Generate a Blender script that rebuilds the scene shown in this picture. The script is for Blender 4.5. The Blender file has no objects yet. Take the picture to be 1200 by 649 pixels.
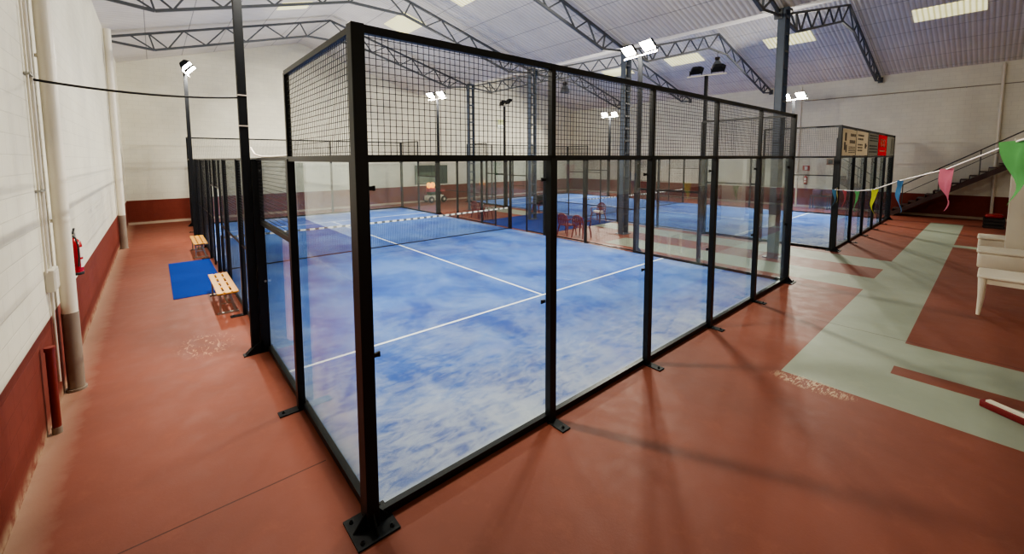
import bpy, math, random
from mathutils import Vector, Matrix, Quaternion
random.seed(7)
C = bpy.context.scene.collection
PI = math.pi

# ------------------------------------------------------------------ helpers
class MB:
    """collects shapes; build() links them as ONE mesh object"""
    def __init__(s): s.v=[]; s.f=[]; s.mi=[]; s.sm=[]
    def add(s, vs, fs, smooth=False, mi=0):
        n=len(s.v); s.v+= [tuple(p) for p in vs]
        for f in fs: s.f.append([i+n for i in f]); s.mi.append(mi); s.sm.append(smooth)
        return s
    def box(s, x0,x1,y0,y1,z0,z1, mi=0):
        vs=[(x0,y0,z0),(x1,y0,z0),(x1,y1,z0),(x0,y1,z0),(x0,y0,z1),(x1,y0,z1),(x1,y1,z1),(x0,y1,z1)]
        return s.add(vs,[(0,3,2,1),(4,5,6,7),(0,1,5,4),(1,2,6,5),(2,3,7,6),(3,0,4,7)],mi=mi)
    def cbox(s,cx,cy,cz,sx,sy,sz,rot=None,mi=0):
        n=len(s.v); s.box(-sx/2,sx/2,-sy/2,sy/2,-sz/2,sz/2,mi)
        for i in range(n,len(s.v)):
            p=Vector(s.v[i])
            if rot is not None: p=rot@p
            s.v[i]=(p.x+cx,p.y+cy,p.z+cz)
        return s
    def rbox(s,x0,x1,y0,y1,z0,z1,r,n=4,mi=0):
        """box with rounded vertical edges and softened top"""
        def ring(d,z):
            o=[]
            for (cx,cy,a0) in ((x1-r,y1-r,0),(x0+r,y1-r,PI/2),(x0+r,y0+r,PI),(x1-r,y0+r,3*PI/2)):
                for k in range(n+1):
                    a=a0+PI/2*k/n; o.append((cx+(r-d)*math.cos(a),cy+(r-d)*math.sin(a),z))
            return o
        e=min(r*.45,(z1-z0)*.3)
        return s.loft([ring(e,z0),ring(e*.3,z0+e*.3),ring(0,z0+e),ring(0,z1-e),ring(e*.3,z1-e*.3),ring(e,z1)],True,smooth=True,mi=mi)
    def bar(s,a,b,w,h=None,up=(0,0,1),mi=0):
        a=Vector(a);b=Vector(b);h=h or w
        d=(b-a).normalized(); u=Vector(up)
        if abs(d.dot(u))>.99: u=Vector((0,1,0))
        r=d.cross(u).normalized(); u=r.cross(d)
        q=[(-1,-1),(1,-1),(1,1),(-1,1)]
        vs=[p+r*(w/2*i)+u*(h/2*j) for p in (a,b) for i,j in q]
        return s.add(vs,[(0,1,2,3),(7,6,5,4),(0,4,5,1),(1,5,6,2),(2,6,7,3),(3,7,4,0)],mi=mi)
    def loft(s,rings,caps=True,closed=True,smooth=True,mi=0):
        n=len(rings[0]); vs=[p for r in rings for p in r]; fs=[]
        for k in range(len(rings)-1):
            for i in range(n if closed else n-1):
                j=(i+1)%n; fs.append((k*n+i,k*n+j,(k+1)*n+j,(k+1)*n+i))
        s.add(vs,fs,smooth,mi)
        if caps:
            s.add(rings[0],[tuple(range(n-1,-1,-1))],False,mi); s.add(rings[-1],[tuple(range(n))],False,mi)
        return s
    def tube(s,pts,r,n=8,mi=0,smooth=True):
        pts=[Vector(p) for p in pts]; rings=[]
        prev=None
        for i,p in enumerate(pts):
            d=(pts[min(i+1,len(pts)-1)]-pts[max(i-1,0)]).normalized()
            if prev is None:
                u=Vector((0,0,1)) if abs(d.z)<.9 else Vector((1,0,0))
            else: u=prev
            rr=d.cross(u).normalized(); u=rr.cross(d).normalized(); prev=u
            ra=r[i] if isinstance(r,(list,tuple)) else r
            rings.append([p+rr*(ra*math.cos(2*PI*k/n))+u*(ra*math.sin(2*PI*k/n)) for k in range(n)])
        return s.loft(rings,True,True,smooth,mi)
    def lathe(s,prof,c=(0,0,0),n=20,mi=0,axis='z'):
        rings=[]
        for r,z in prof:
            ring=[]
            for k in range(n):
                a=2*PI*k/n; x,y=r*math.cos(a),r*math.sin(a)
                p=(x,y,z) if axis=='z' else ((x,z,y) if axis=='y' else (z,x,y))
                ring.append((p[0]+c[0],p[1]+c[1],p[2]+c[2]))
            rings.append(ring)
        return s.loft(rings,True,True,True,mi)
    def build(s,name,mats,parent=None,loc=None,bevel=0,recalc=True):
        me=bpy.data.meshes.new(name); me.from_pydata(s.v,[],s.f)
        if not isinstance(mats,(list,tuple)): mats=[mats]
        for m in mats: me.materials.append(m)
        for p,i,k in zip(me.polygons,s.mi,s.sm): p.material_index=i; p.use_smooth=k
        if recalc:
            import bmesh
            bm=bmesh.new(); bm.from_mesh(me); bmesh.ops.recalc_face_normals(bm,faces=bm.faces); bm.to_mesh(me); bm.free()
        me.update()
        o=bpy.data.objects.new(name,me); C.objects.link(o)
        if parent is not None: o.parent=parent
        if loc: o.location=loc
        if bevel:
            b=o.modifiers.new('bevel','BEVEL'); b.width=bevel; b.segments=2; b.limit_method='ANGLE'
        return o

def tag(o,label,cat,group=None,kind=None):
    o['label']=label; o['category']=cat
    if group: o['group']=group
    if kind: o['kind']=kind
    return o
def thing(name,label,cat,loc=(0,0,0),rz=0,group=None,kind=None):
    o=bpy.data.objects.new(name,None); C.objects.link(o); o.empty_display_size=.2
    o.location=loc; o.rotation_euler=(0,0,rz)
    return tag(o,label,cat,group,kind)
def struct(name,mb,m,**k):
    o=mb.build(name,m,**k); o['kind']='structure'; return o
def dup(root,loc,rz=0,label=None):
    r=root.copy(); C.objects.link(r); r.location=loc; r.rotation_euler=(0,0,rz)
    if label: r['label']=label
    for ch in list(root.children):
        c=ch.copy(); C.objects.link(c); c.parent=r
        for g in list(ch.children):
            d=g.copy(); C.objects.link(d); d.parent=c
    return r

# ------------------------------------------------------------------ materials
def lin(c):
    c=c/255
    return c/12.92 if c<=.04045 else ((c+.055)/1.055)**2.4
def rgb(r,g,b): return (lin(r),lin(g),lin(b),1)
class NT:
    def __init__(s,name):
        s.m=bpy.data.materials.new(name); s.m.use_nodes=True; s.t=s.m.node_tree; s.t.nodes.clear()
        s.out=s.n('ShaderNodeOutputMaterial')
    def n(s,ty,**k):
        o=s.t.nodes.new(ty)
        for a,b in k.items(): setattr(o,a,b)
        return o
    def l(s,a,b): s.t.links.new(a,b)
    def val(s,sock,v):
        if hasattr(v,'is_output'): s.l(v,sock)
        else: sock.default_value=v
    def math(s,op,a,b=0,c=0,clamp=False):
        o=s.n('ShaderNodeMath',operation=op,use_clamp=clamp)
        for i,v in enumerate((a,b,c)): s.val(o.inputs[i],v)
        return o.outputs[0]
    def mix(s,f,a,b,blend='MIX'):
        o=s.n('ShaderNodeMix',data_type='RGBA',blend_type=blend)
        s.val(o.inputs[0],f); s.val(o.inputs[6],a); s.val(o.inputs[7],b); return o.outputs[2]
    def pos(s,obj=True):
        t=s.n('ShaderNodeTexCoord'); return t.outputs['Object']
    def sep(s,v):
        o=s.n('ShaderNodeSeparateXYZ'); s.l(v,o.inputs[0]); return o.outputs
    def noise(s,v,scale,detail=4,rough=.55,dist=0,stretch=None):
        if stretch:
            mp=s.n('ShaderNodeMapping'); mp.inputs['Scale'].default_value=stretch; s.l(v,mp.inputs[0]); v=mp.outputs[0]
        o=s.n('ShaderNodeTexNoise'); s.l(v,o.inputs['Vector']); o.inputs['Scale'].default_value=scale
        o.inputs['Detail'].default_value=detail; o.inputs['Roughness'].default_value=rough; o.inputs['Distortion'].default_value=dist
        return o.outputs['Fac']
    def rng(s,v,a,b,c=0,d=1,smooth=False):
        o=s.n('ShaderNodeMapRange'); o.interpolation_type='SMOOTHSTEP' if smooth else 'LINEAR'
        s.val(o.inputs[0],v)
        for i,x in enumerate((a,b,c,d)): o.inputs[i+1].default_value=x
        return o.outputs[0]
    def bsdf(s,col,rough=.5,metal=0,bump=None,bs=.2,spec=.5,emis=None,es=0,bd=.01):
        p=s.n('ShaderNodeBsdfPrincipled'); s.val(p.inputs['Base Color'],col); s.val(p.inputs['Roughness'],rough)
        p.inputs['Metallic'].default_value=metal; p.inputs['Specular IOR Level'].default_value=spec
        if emis is not None: s.val(p.inputs['Emission Color'],emis); p.inputs['Emission Strength'].default_value=es
        if bump is not None:
            b=s.n('ShaderNodeBump'); b.inputs['Strength'].default_value=bs; b.inputs['Distance'].default_value=bd
            s.l(bump,b.inputs['Height']); s.l(b.outputs[0],p.inputs['Normal'])
        s.l(p.outputs[0],s.out.inputs[0]); return s.m
def simple(name,col,rough=.5,metal=0,var=.12,scale=6,spec=.5,bs=.05):
    t=NT(name); f=t.noise(t.pos(),scale,3)
    a=tuple(c*(1-var) for c in col[:3])+(1,); b=tuple(min(1,c*(1+var)) for c in col[:3])+(1,)
    return t.bsdf(t.mix(f,a,b),rough,metal,bump=f,bs=bs,spec=spec)
M={}
M['black']=simple('black_powder_coat',rgb(20,22,25),.38,0,.15,12,spec=.35)
M['mesh']=simple('black_mesh_wire',rgb(24,25,28),.5,0,.1,20)
M['darkpole']=simple('dark_pole_paint',rgb(26,28,32),.55,0,.15,8,spec=.2)
M['steelblue']=simple('blue_grey_steel_paint',rgb(66,78,94),.5,0,.12,5)
M['truss']=simple('grey_truss_paint',rgb(84,88,92),.55,0,.12,5)
M['galv']=simple('galvanised_steel',rgb(165,165,160),.35,.8,.12,10)
M['white_paint']=simple('white_pipe_paint',rgb(226,220,204),.4,0,.05,4)
M['bare_pipe']=simple('bare_grey_pipe',rgb(140,128,115),.6,0,.12,9)
M['red_pipe']=simple('dark_red_pipe_paint',rgb(120,36,26),.45,0,.12,9)
M['line']=simple('white_line_turf',rgb(226,232,240),.9,0,.05,30)
M['red_plastic']=simple('dark_red_plastic',rgb(112,24,34),.35,0,.1,6)
M['white_plastic']=simple('white_plastic',rgb(238,232,212),.4,0,.05,4)
M['rubber']=simple('black_rubber',rgb(25,25,25),.7)
M['ext_red']=simple('extinguisher_red',rgb(158,18,26),.25,0,.08,5)
M['label_white']=simple('label_white',rgb(225,215,205),.5,0,.05,20)
M['wood']=None
t=NT('varnished_pine'); v=t.pos(); f=t.noise(v,9,5,.6,.4,stretch=(6,.6,6))
M['wood']=t.bsdf(t.mix(f,rgb(186,124,44),rgb(228,172,82)),.4,bump=f,bs=.1)
M['mat_blue']=simple('blue_mat_pile',rgb(16,54,140),.9,0,.18,40,spec=.1,bs=.3)
M['carpet']=simple('blue_walkway_carpet',rgb(26,52,120),.95,0,.2,30,spec=.1,bs=.3)
M['green_board']=simple('dark_green_board',rgb(44,66,56),.35,0,.25,1.2)
M['dark_red']=simple('dark_red_bristle',rgb(120,22,26),.7,0,.25,60,bs=.4)
M['tread']=simple('dark_stair_metal',rgb(70,48,44),.6,0,.15,6)
M['rail']=simple('dark_handrail',rgb(60,54,50),.45,0,.15,6)
M['amber']=None
t=NT('amber_lamp_glow'); M['amber']=t.bsdf(rgb(255,150,40),.3,emis=rgb(255,170,70),es=2.2)
M['green_cloth']=simple('dark_green_body',rgb(48,80,62),.6,0,.2,5)
M['cream_body']=simple('cream_body',rgb(214,208,186),.5,0,.08,5)
M['pink']=simple('pink_seat',rgb(206,90,100),.5,0,.1,5)
M['dark']=simple('dark_charcoal',rgb(40,34,34),.6,0,.2,6)

# painted hall walls: white block above, dark red band below 1.1 m
def wall_mat(name,axis,white,red,course=.2,blk=.4):
    t=NT(name); p=t.pos(); x,y,z=t.sep(p)
    h=y if axis=='y' else x
    cb=t.n('ShaderNodeCombineXYZ'); t.l(h,cb.inputs[0]); t.l(z,cb.inputs[1])
    br=t.n('ShaderNodeTexBrick'); t.l(cb.outputs[0],br.inputs['Vector'])
    br.inputs['Scale'].default_value=1; br.inputs['Brick Width'].default_value=blk; br.inputs['Row Height'].default_value=course
    br.inputs['Mortar Size'].default_value=.008; br.inputs['Mortar Smooth'].default_value=.6
    br.inputs['Color1'].default_value=(1,1,1,1); br.inputs['Color2'].default_value=(.93,.93,.93,1); br.inputs['Mortar'].default_value=(.78,.78,.78,1)
    n1=t.noise(p,.6,5,.6); n2=t.noise(p,7,4,.65)
    w=t.mix(t.rng(n1,.35,.7),white,tuple(c*.86 for c in white[:3])+(1,))
    w=t.mix(.55,w,t.mix(1,w,br.outputs['Color'],'MULTIPLY'))
    r=t.mix(n2,red,tuple(c*.72 for c in red[:3])+(1,))
    r=t.mix(.4,r,t.mix(1,r,br.outputs['Color'],'MULTIPLY'))
    col=t.mix(t.rng(z,1.095,1.105),r,w)
    dusty=t.math('MULTIPLY',t.rng(z,.16,.02),t.rng(n2,.35,.6))
    col=t.mix(dusty,col,rgb(176,150,126))
    hgt=t.math('ADD',t.math('MULTIPLY',br.outputs['Fac'],-1),t.math('MULTIPLY',n2,.5))
    return t.bsdf(col,.72,bump=hgt,bs=.35,spec=.25,bd=.006)
WHT=rgb(233,230,212); RED=rgb(128,58,46)
M['wall_x']=wall_mat('painted_block_wall_side','y',WHT,RED)
M['wall_y']=wall_mat('painted_block_wall_end','x',WHT,RED)
# red floor paint and grey walkway paint
def floor_mat(name,c1,c2,dust):
    t=NT(name); p=t.pos(); x,y,z=t.sep(p)
    n1=t.noise(p,.35,5,.6,.4); n2=t.noise(p,3.5,5,.65,.3); n3=t.noise(p,45,3,.6)
    col=t.mix(t.rng(n1,.3,.72),c1,c2)
    col=t.mix(t.math('MULTIPLY',t.rng(n2,.55,.8),.28),col,dust)
    col=t.mix(t.math('MULTIPLY',t.rng(n3,.62,.75),.10),col,dust)
    # dusty foot of the left wall
    d=t.math('MULTIPLY',t.rng(t.math('ADD',x,t.math('MULTIPLY',n2,.25)),-1.85,-2.2),t.rng(n2,.2,.6,.45,1))
    col=t.mix(t.math('MULTIPLY',d,.75),col,rgb(190,168,145))
    # expansion joint across the side aisle and along the walkway
    j=t.math('LESS_THAN',t.math('ABSOLUTE',t.math('SUBTRACT',y,.96)),.008)
    j=t.math('MULTIPLY',j,t.math('LESS_THAN',x,-.1))
    k=t.math('LESS_THAN',t.math('ABSOLUTE',t.math('SUBTRACT',x,7.8)),.007)
    k=t.math('MULTIPLY',k,t.math('LESS_THAN',y,-.2))
    col=t.mix(t.math('MULTIPLY',t.math('MAXIMUM',j,k),.75),col,rgb(60,30,22))
    # scuffed patches: worn paint near the left side post and by the walkway corner
    def scuff(cx,cy,rx,ry,sc,thr,st):
        dx=t.math('DIVIDE',t.math('SUBTRACT',x,cx),rx); dy=t.math('DIVIDE',t.math('SUBTRACT',y,cy),ry)
        dd=t.math('ADD',t.math('MULTIPLY',dx,dx),t.math('MULTIPLY',dy,dy))
        nn=t.noise(p,sc,3,.7,1.5,stretch=st)
        return t.math('MULTIPLY',t.rng(dd,1,.2),t.rng(nn,thr,thr+.06))
    s1=scuff(-.75,4.9,.42,.6,14,.56,(1,.35,1))
    col=t.mix(t.math('MULTIPLY',s1,.6),col,rgb(205,150,115))
    s2=scuff(5.12,-1.74,.2,.5,13,.5,(.45,1.6,1))
    col=t.mix(t.math('MULTIPLY',s2,.8),col,rgb(196,170,138))
    return t.bsdf(col,t.rng(n2,.3,.7,.5,.62),bump=n3,bs=.08,spec=.22)
M['floor_red']=floor_mat('red_floor_paint',rgb(134,74,58),rgb(114,64,51),rgb(154,100,82))
M['floor_grey']=floor_mat('grey_walkway_paint',rgb(150,156,140),rgb(134,140,125),rgb(172,170,152))
# ceiling sheet
t=NT('corrugated_white_roof_sheet'); p=t.pos(); x,y,z=t.sep(p)
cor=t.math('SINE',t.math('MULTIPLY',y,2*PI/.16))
seam=t.math('LESS_THAN',t.math('FRACT',t.math('DIVIDE',t.math('ADD',x,50.35),1.26)),.022)
seam2=t.math('LESS_THAN',t.math('FRACT',t.math('DIVIDE',t.math('ADD',y,50),5.1)),.004)
n=t.noise(p,.5,4,.6)
col=t.mix(t.rng(n,.3,.7),rgb(234,230,222),rgb(214,210,204))
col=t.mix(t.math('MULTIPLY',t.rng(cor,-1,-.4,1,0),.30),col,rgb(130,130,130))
col=t.mix(t.math('MULTIPLY',t.math('MAXIMUM',seam,seam2),.55),col,rgb(90,88,86))
M['ceiling']=t.bsdf(col,.7,bump=cor,bs=.5,spec=.2,bd=.02)
# translucent skylight sheet
t=NT('translucent_roof_sheet'); p=t.pos(); x,y,z=t.sep(p)
cor=t.math('SINE',t.math('MULTIPLY',y,2*PI/.16)); n=t.noise(p,2,4)
col=t.mix(t.rng(cor,-1,.2),rgb(196,190,130),rgb(248,244,196)); col=t.mix(t.math('MULTIPLY',t.rng(n,.45,.7),.35),col,rgb(190,180,130))
M['skylight']=t.bsdf(col,.5,bump=cor,bs=.4,emis=col,es=1.0,bd=.02)
# blue sand-dressed turf
t=NT('blue_sanded_turf'); p=t.pos(); x,y,z=t.sep(p)
n1=t.noise(p,.42,6,.6,.6); n2=t.noise(p,.9,7,.64,.5,stretch=(1,.7,1)); n3=t.noise(p,90,2,.6); n4=t.noise(p,5,6,.72,.6,stretch=(.6,1.5,1))
col=t.mix(t.rng(t.math('ADD',t.math('MULTIPLY',n1,.6),t.math('MULTIPLY',n2,.4)),.40,.60),rgb(12,56,142),rgb(42,102,180))
ex=t.rng(x,6.5,0,0,1); ey=t.rng(y,4.6,.2,0,1)
near=t.math('MULTIPLY',ex,ey)
edge=t.math('MAXIMUM',t.rng(y,1.3,.0),t.math('MAXIMUM',t.rng(y,18.7,20),t.math('MULTIPLY',t.math('MAXIMUM',t.rng(x,.8,0),t.rng(x,9.4,10)),.8)))
sand=t.math('ADD',t.math('MULTIPLY',near,.6),t.math('MULTIPLY',edge,.55))
sand=t.math('MULTIPLY',t.math('ADD',sand,.15),t.rng(t.math('ADD',t.math('MULTIPLY',n2,.75),t.math('MULTIPLY',n4,.35)),.46,.70),clamp=True)
col=t.mix(sand,col,rgb(194,198,200))
pal=t.math('MULTIPLY',t.math('POWER',near,1.3),t.math('MULTIPLY',t.rng(t.math('ADD',t.math('MULTIPLY',n4,.6),t.math('MULTIPLY',n2,.4)),.42,.68),.5),clamp=True); col=t.mix(pal,col,rgb(178,182,190))
pal2=t.math('MULTIPLY',t.math('MULTIPLY',t.rng(x,8,1,.25,1),t.rng(y,1.9,.3)),t.rng(n4,.32,.66,.15,.78)); col=t.mix(pal2,col,rgb(166,172,186))
viol=t.math('MULTIPLY',t.rng(n1,.52,.75),t.rng(y,9,1,.2,.75)); col=t.mix(viol,col,rgb(104,108,172))
strip=t.math('MULTIPLY',t.rng(t.math('ADD',y,t.math('MULTIPLY',n4,.12)),.2,.1),.7); col=t.mix(strip,col,rgb(214,214,206))
col=t.mix(t.math('MULTIPLY',t.rng(n4,.56,.75),.16),col,rgb(40,66,140))
col=t.mix(t.math('MULTIPLY',n3,.22),col,rgb(150,180,225))
M['turf']=t.bsdf(col,.95,bump=n3,bs=.4,spec=.1,bd=.01)
# glass pane (thin, slightly dusty)
t=NT('court_glass')
ge=t.n('ShaderNodeNewGeometry'); dt=t.n('ShaderNodeVectorMath',operation='DOT_PRODUCT'); t.l(ge.outputs['Normal'],dt.inputs[0]); t.l(ge.outputs['Incoming'],dt.inputs[1])
cs=t.math('SUBTRACT',1,t.math('ABSOLUTE',dt.outputs['Value']),clamp=True)
fr=t.math('MULTIPLY_ADD',t.math('POWER',cs,5),.96,.04)
tr=t.n('ShaderNodeBsdfTransparent'); tr.inputs[0].default_value=(.93,.955,.95,1)
gl=t.n('ShaderNodeBsdfGlossy'); gl.inputs['Roughness'].default_value=.012; gl.inputs['Color'].default_value=(.95,1,.98,1)
df=t.n('ShaderNodeBsdfDiffuse'); df.inputs[0].default_value=(.75,.78,.78,1)
m1=t.n('ShaderNodeMixShader'); p=t.pos(); sm=t.noise(p,3,5,.7,1)
t.l(t.rng(sm,.4,.8,.015,.06),m1.inputs[0]); t.l(tr.outputs[0],m1.inputs[1]); t.l(df.outputs[0],m1.inputs[2])
m2=t.n('ShaderNodeMixShader'); t.l(fr,m2.inputs[0]); t.l(m1.outputs[0],m2.inputs[1]); t.l(gl.outputs[0],m2.inputs[2])
t.l(m2.outputs[0],t.out.inputs[0]); M['glass']=t.m
t=NT('floodlight_lens_lit'); M['lens_on']=t.bsdf(rgb(255,250,235),.3,emis=(1,.93,.80,1),es=45)
t=NT('floodlight_lens_off_glow'); M['lens_off_glow']=t.bsdf(rgb(232,234,236),.15,emis=(1,1,1,1),es=.25)  # unlit lens, with a faint glow added so its face stays white
# net tape: white with dark dashes
t=NT('net_tape_dashed'); x,y,z=t.sep(t.pos())
d=t.math('LESS_THAN',t.math('FRACT',t.math('DIVIDE',x,.26)),.42)
zz=t.math('LESS_THAN',t.math('ABSOLUTE',t.math('SUBTRACT',z,0)),.018)
M['tape']=t.bsdf(t.mix(t.math('MULTIPLY',d,.9),rgb(240,238,230),rgb(40,52,52)),.8)

# ------------------------------------------------------------------ camera
loc=Vector((-1.2199,-3.1484,2.948)); yaw,pitch,roll=.7062,-.0825,-.0039; fpx=486.84; px,py=-3.07,-98.77
cy,sy,cp,sp=math.cos(yaw),math.sin(yaw),math.cos(pitch),math.sin(pitch)
F=Vector((sy*cp,cy*cp,sp)); R0=Vector((cy,-sy,0)); U0=R0.cross(F)
Rv=R0*math.cos(roll)+U0*math.sin(roll); Uv=-R0*math.sin(roll)+U0*math.cos(roll)
cam=bpy.data.cameras.new('camera'); co=bpy.data.objects.new('camera',cam); C.objects.link(co)
mt=Matrix((Rv,Uv,-F)).transposed().to_4x4(); mt.translation=loc; co.matrix_world=mt
cam.sensor_fit='HORIZONTAL'; cam.sensor_width=36; cam.lens=36*fpx/1200; cam.shift_x=-px/1200; cam.shift_y=py/1200
cam.clip_start=.05; cam.clip_end=200
bpy.context.scene.camera=co

# ------------------------------------------------------------------ hall shell
XL,XR,YN,YF=-2.25,28.1,-9.2,22.2
EAVE,SL,X1,XV,X2=7.2,.28,5.2,12.6,20.4
def roofz(x):
    if x<XV: return EAVE+SL*(min(x,2*X1-x)-XL)
    return EAVE+SL*((XR-XL)*0+min(x-XV, XR-x)) if x>=XV else 0
RZ=[(XL,7.2),(X1,9.32),(XV,7.15),(X2,9.32),(XR,7.2)]
def ceil_z(x):
    for (a,za),(b,zb) in zip(RZ,RZ[1:]):
        if a<=x<=b: return za+(zb-za)*(x-a)/(b-a)
xs=sorted({XL,5.24,6.28,6.6,7.68,10.68,11.95,13.2,14.45,18.5,19.0,25.2,XR}); ys=sorted({YN,-2.37,-1.37,5.65,8.2,12.6,17.2,YF})
def grey(x,y):
    if 5.24<x<6.28 and y<-1.37: return 1
    if 6.6<x<7.68 and y<-1.37: return 1
    if 5.24<x<25.2 and -2.37<y<-1.37: return 1
    if 10.68<x<11.95 and -1.37<y<5.65: return 1
    if 13.2<x<14.45 and (-1.37<y<8.2 or 12.6<y<17.2): return 1
    if 18.5<x<19.0 and y<-2.37: return 1
    return 0
mb=MB()
for a,b in zip(xs,xs[1:]):
    for c,d in zip(ys,ys[1:]):
        mb.add([(a,c,0),(b,c,0),(b,d,0),(a,d,0)],[(0,1,2,3)],mi=grey((a+b)/2,(c+d)/2))
struct('floor',mb,[M['floor_red'],M['floor_grey']],recalc=False)
W=.2
mb=MB().box(XL-W,XL,YN-W,YF+W,0,7.2); struct('wall_left',mb,M['wall_x'])
mb=MB().box(XR,XR+W,YN-W,YF+W,0,7.2); struct('wall_right',mb,M['wall_x'])
def gable(y0,y1):
    prof=[(XL,0),(XR,0)]+[(x,z) for x,z in reversed(RZ)]
    n=len(prof); vs=[(x,y0,z) for x,z in prof]+[(x,y1,z) for x,z in prof]
    m=MB(); m.add(vs,[tuple(range(n)),tuple(range(2*n-1,n-1,-1))]+[(i,(i+1)%n,n+(i+1)%n,n+i) for i in range(n)]); return m
struct('wall_far',gable(YF,YF+W),M['wall_y']); struct('wall_near',gable(YN-W,YN),M['wall_y'])
mb=MB()
for (a,za),(b,zb) in zip(RZ,RZ[1:]):
    mb.add([(a,YN-W,za),(b,YN-W,zb),(b,YF+W,zb),(a,YF+W,za)],[(0,1,2,3)])
    mb.add([(a,YN-W,za+.12),(b,YN-W,zb+.12),(b,YF+W,zb+.12),(a,YF+W,za+.12)],[(3,2,1,0)])
struct('ceiling',mb,M['ceiling'],recalc=False)
struct('baseboard_right',MB().box(XR-.06,XR,YN,YF,0,.11),simple('dusty_plinth',rgb(186,166,146),.8,0,.15,4))
struct('baseboard_far',MB().box(XL,XR-.06,YF-.06,YF,0,.10),bpy.data.materials['dusty_plinth'])
# skylight sheets (flush in the roof)
k=0
for bx0,bx1 in ((6.8,7.78),(2.65,3.7),(22.3,23.25)):
    for yc in (-1.55,3.85,9.15,13.75):
        if bx0<4 and yc!=13.75 and yc!=9.15: continue
        y0,y1=yc-1.0,yc+1.0
        if bx0>5 and bx0<8 and yc>9: y0,y1=yc-1.0+.0,yc+.95
        if bx0<4: y0,y1=yc+.3,yc+1.2
        k+=1; za,zb=ceil_z(bx0)-.012,ceil_z(bx1)-.015
        mb=MB(); mb.add([(bx0,y0,za),(bx1,y0,zb),(bx1,y1,zb),(bx0,y1,za)],[(0,1,2,3)])
        mb.add([(bx0,y0,za+.01),(bx1,y0,zb+.01),(bx1,y1,zb+.01),(bx0,y1,za+.01)],[(3,2,1,0)])
        struct('window_%d'%k,mb,M['skylight'],recalc=False)

# ------------------------------------------------------------------ roof trusses and columns
def truss(xa,xb,y,label):
    r=thing('roof_truss',label,'roof truss',(xa,y,0),0,'lattice roof trusses','thing')
    L=xb-xa; h=L/2; top0,apex=7.03,9.05
    def topz(x): return top0+(apex-top0)*(1-abs(x-h)/h)
    kn=1.25; flat=1.0; zk,zf=6.80,8.2
    def botz(x):
        x=min(x,L-x)
        if x<kn: return 6.93+(zk-6.93)*x/kn
        if x>h-flat: return zf
        return zk+(zf-zk)*(x-kn)/(h-flat-kn)
    m=MB(); w=.075
    m.bar((0,0,topz(0)),(h,0,apex),w,w); m.bar((h,0,apex),(L,0,topz(L)),w,w); m.build('top_chord',M['truss'],r)
    m=MB(); pts=[0,kn,h-flat,h+flat,L-kn,L]
    for a,b in zip(pts,pts[1:]): m.bar((a,0,botz(a)),(b,0,botz(b)),w,w)
    m.build('bottom_chord',M['truss'],r)
    m=MB(); ww=.045
    nodes=[(.62,1),(kn,0),(1.12,1),(1.63,0),(2.1,1),(2.75,0),(3.4,1),(4.05,0),(4.75,1),(5.45,0),(6.05,1),(h-flat,0),(h,1)]
    for mirror in (0,1):
        fl=(lambda x:L-x) if mirror else (lambda x:x)
        q=[(fl(x),0,topz(x) if k_ else botz(x)) for x,k_ in nodes]
        for a,b in zip(q,q[1:]): m.bar(a,b,ww,ww)
    m.build('web_lattice',M['truss'],r)
    for x in (0,L): MB().box(x-.03 if x else 0,x+.03 if not x else x,-.1,.1,6.82,7.1).build('end_plate',M['truss'],r)
for y,nm in ((1.1,'nearest of the four'),(6.2,'second of the four'),(11.3,'third of the four'),(16.4,'farthest of the four')):
    truss(XL+.02,XV-.21,y,'grey lattice roof truss over the near-side court bay, '+nm)
    truss(XV+.21,XR-.02,y,'grey lattice roof truss over the far right court bay, '+nm)
def column(y,label):
    r=thing('steel_column',label,'steel column',(XV,y,0),0,'steel columns between the courts','thing')
    for sx in (-1,1):
        m=MB(); xo=sx*.2; xi=sx*.15
        m.box(min(xo,xo-sx*.012),max(xo,xo-sx*.012),-.09,.09,0,7.05)
        for sy in (-1,1): m.box(min(xo,xi),max(xo,xi),sy*.09-.006,sy*.09+.006,0,7.05)
        m.build('channel',M['steelblue'],r)
    for kz in range(15):
        z=.3+kz*.47
        for sy in (-1,1):
            MB().box(-.17,.17,sy*.099-.004,sy*.099+.004,z-.03,z+.03).build('batten',M['steelblue'],r)
    MB().box(-.24,.24,-.2,.2,0,.02).build('base_plate',M['steelblue'],r)
    MB().box(-.18,.18,-.16,.16,7.05,7.12).build('cap_plate',M['steelblue'],r)
for y,l in ((1.02,'blue-grey battened steel column, nearest, beside the corner of the front court'),
            (6.2,'blue-grey battened steel column standing at the middle between courts near red chairs'),
            (11.35,'blue-grey battened steel column beside the blue carpet between the courts'),
            (16.4,'blue-grey battened steel column, farthest, behind the front court net')):
    column(y,l)

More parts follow.
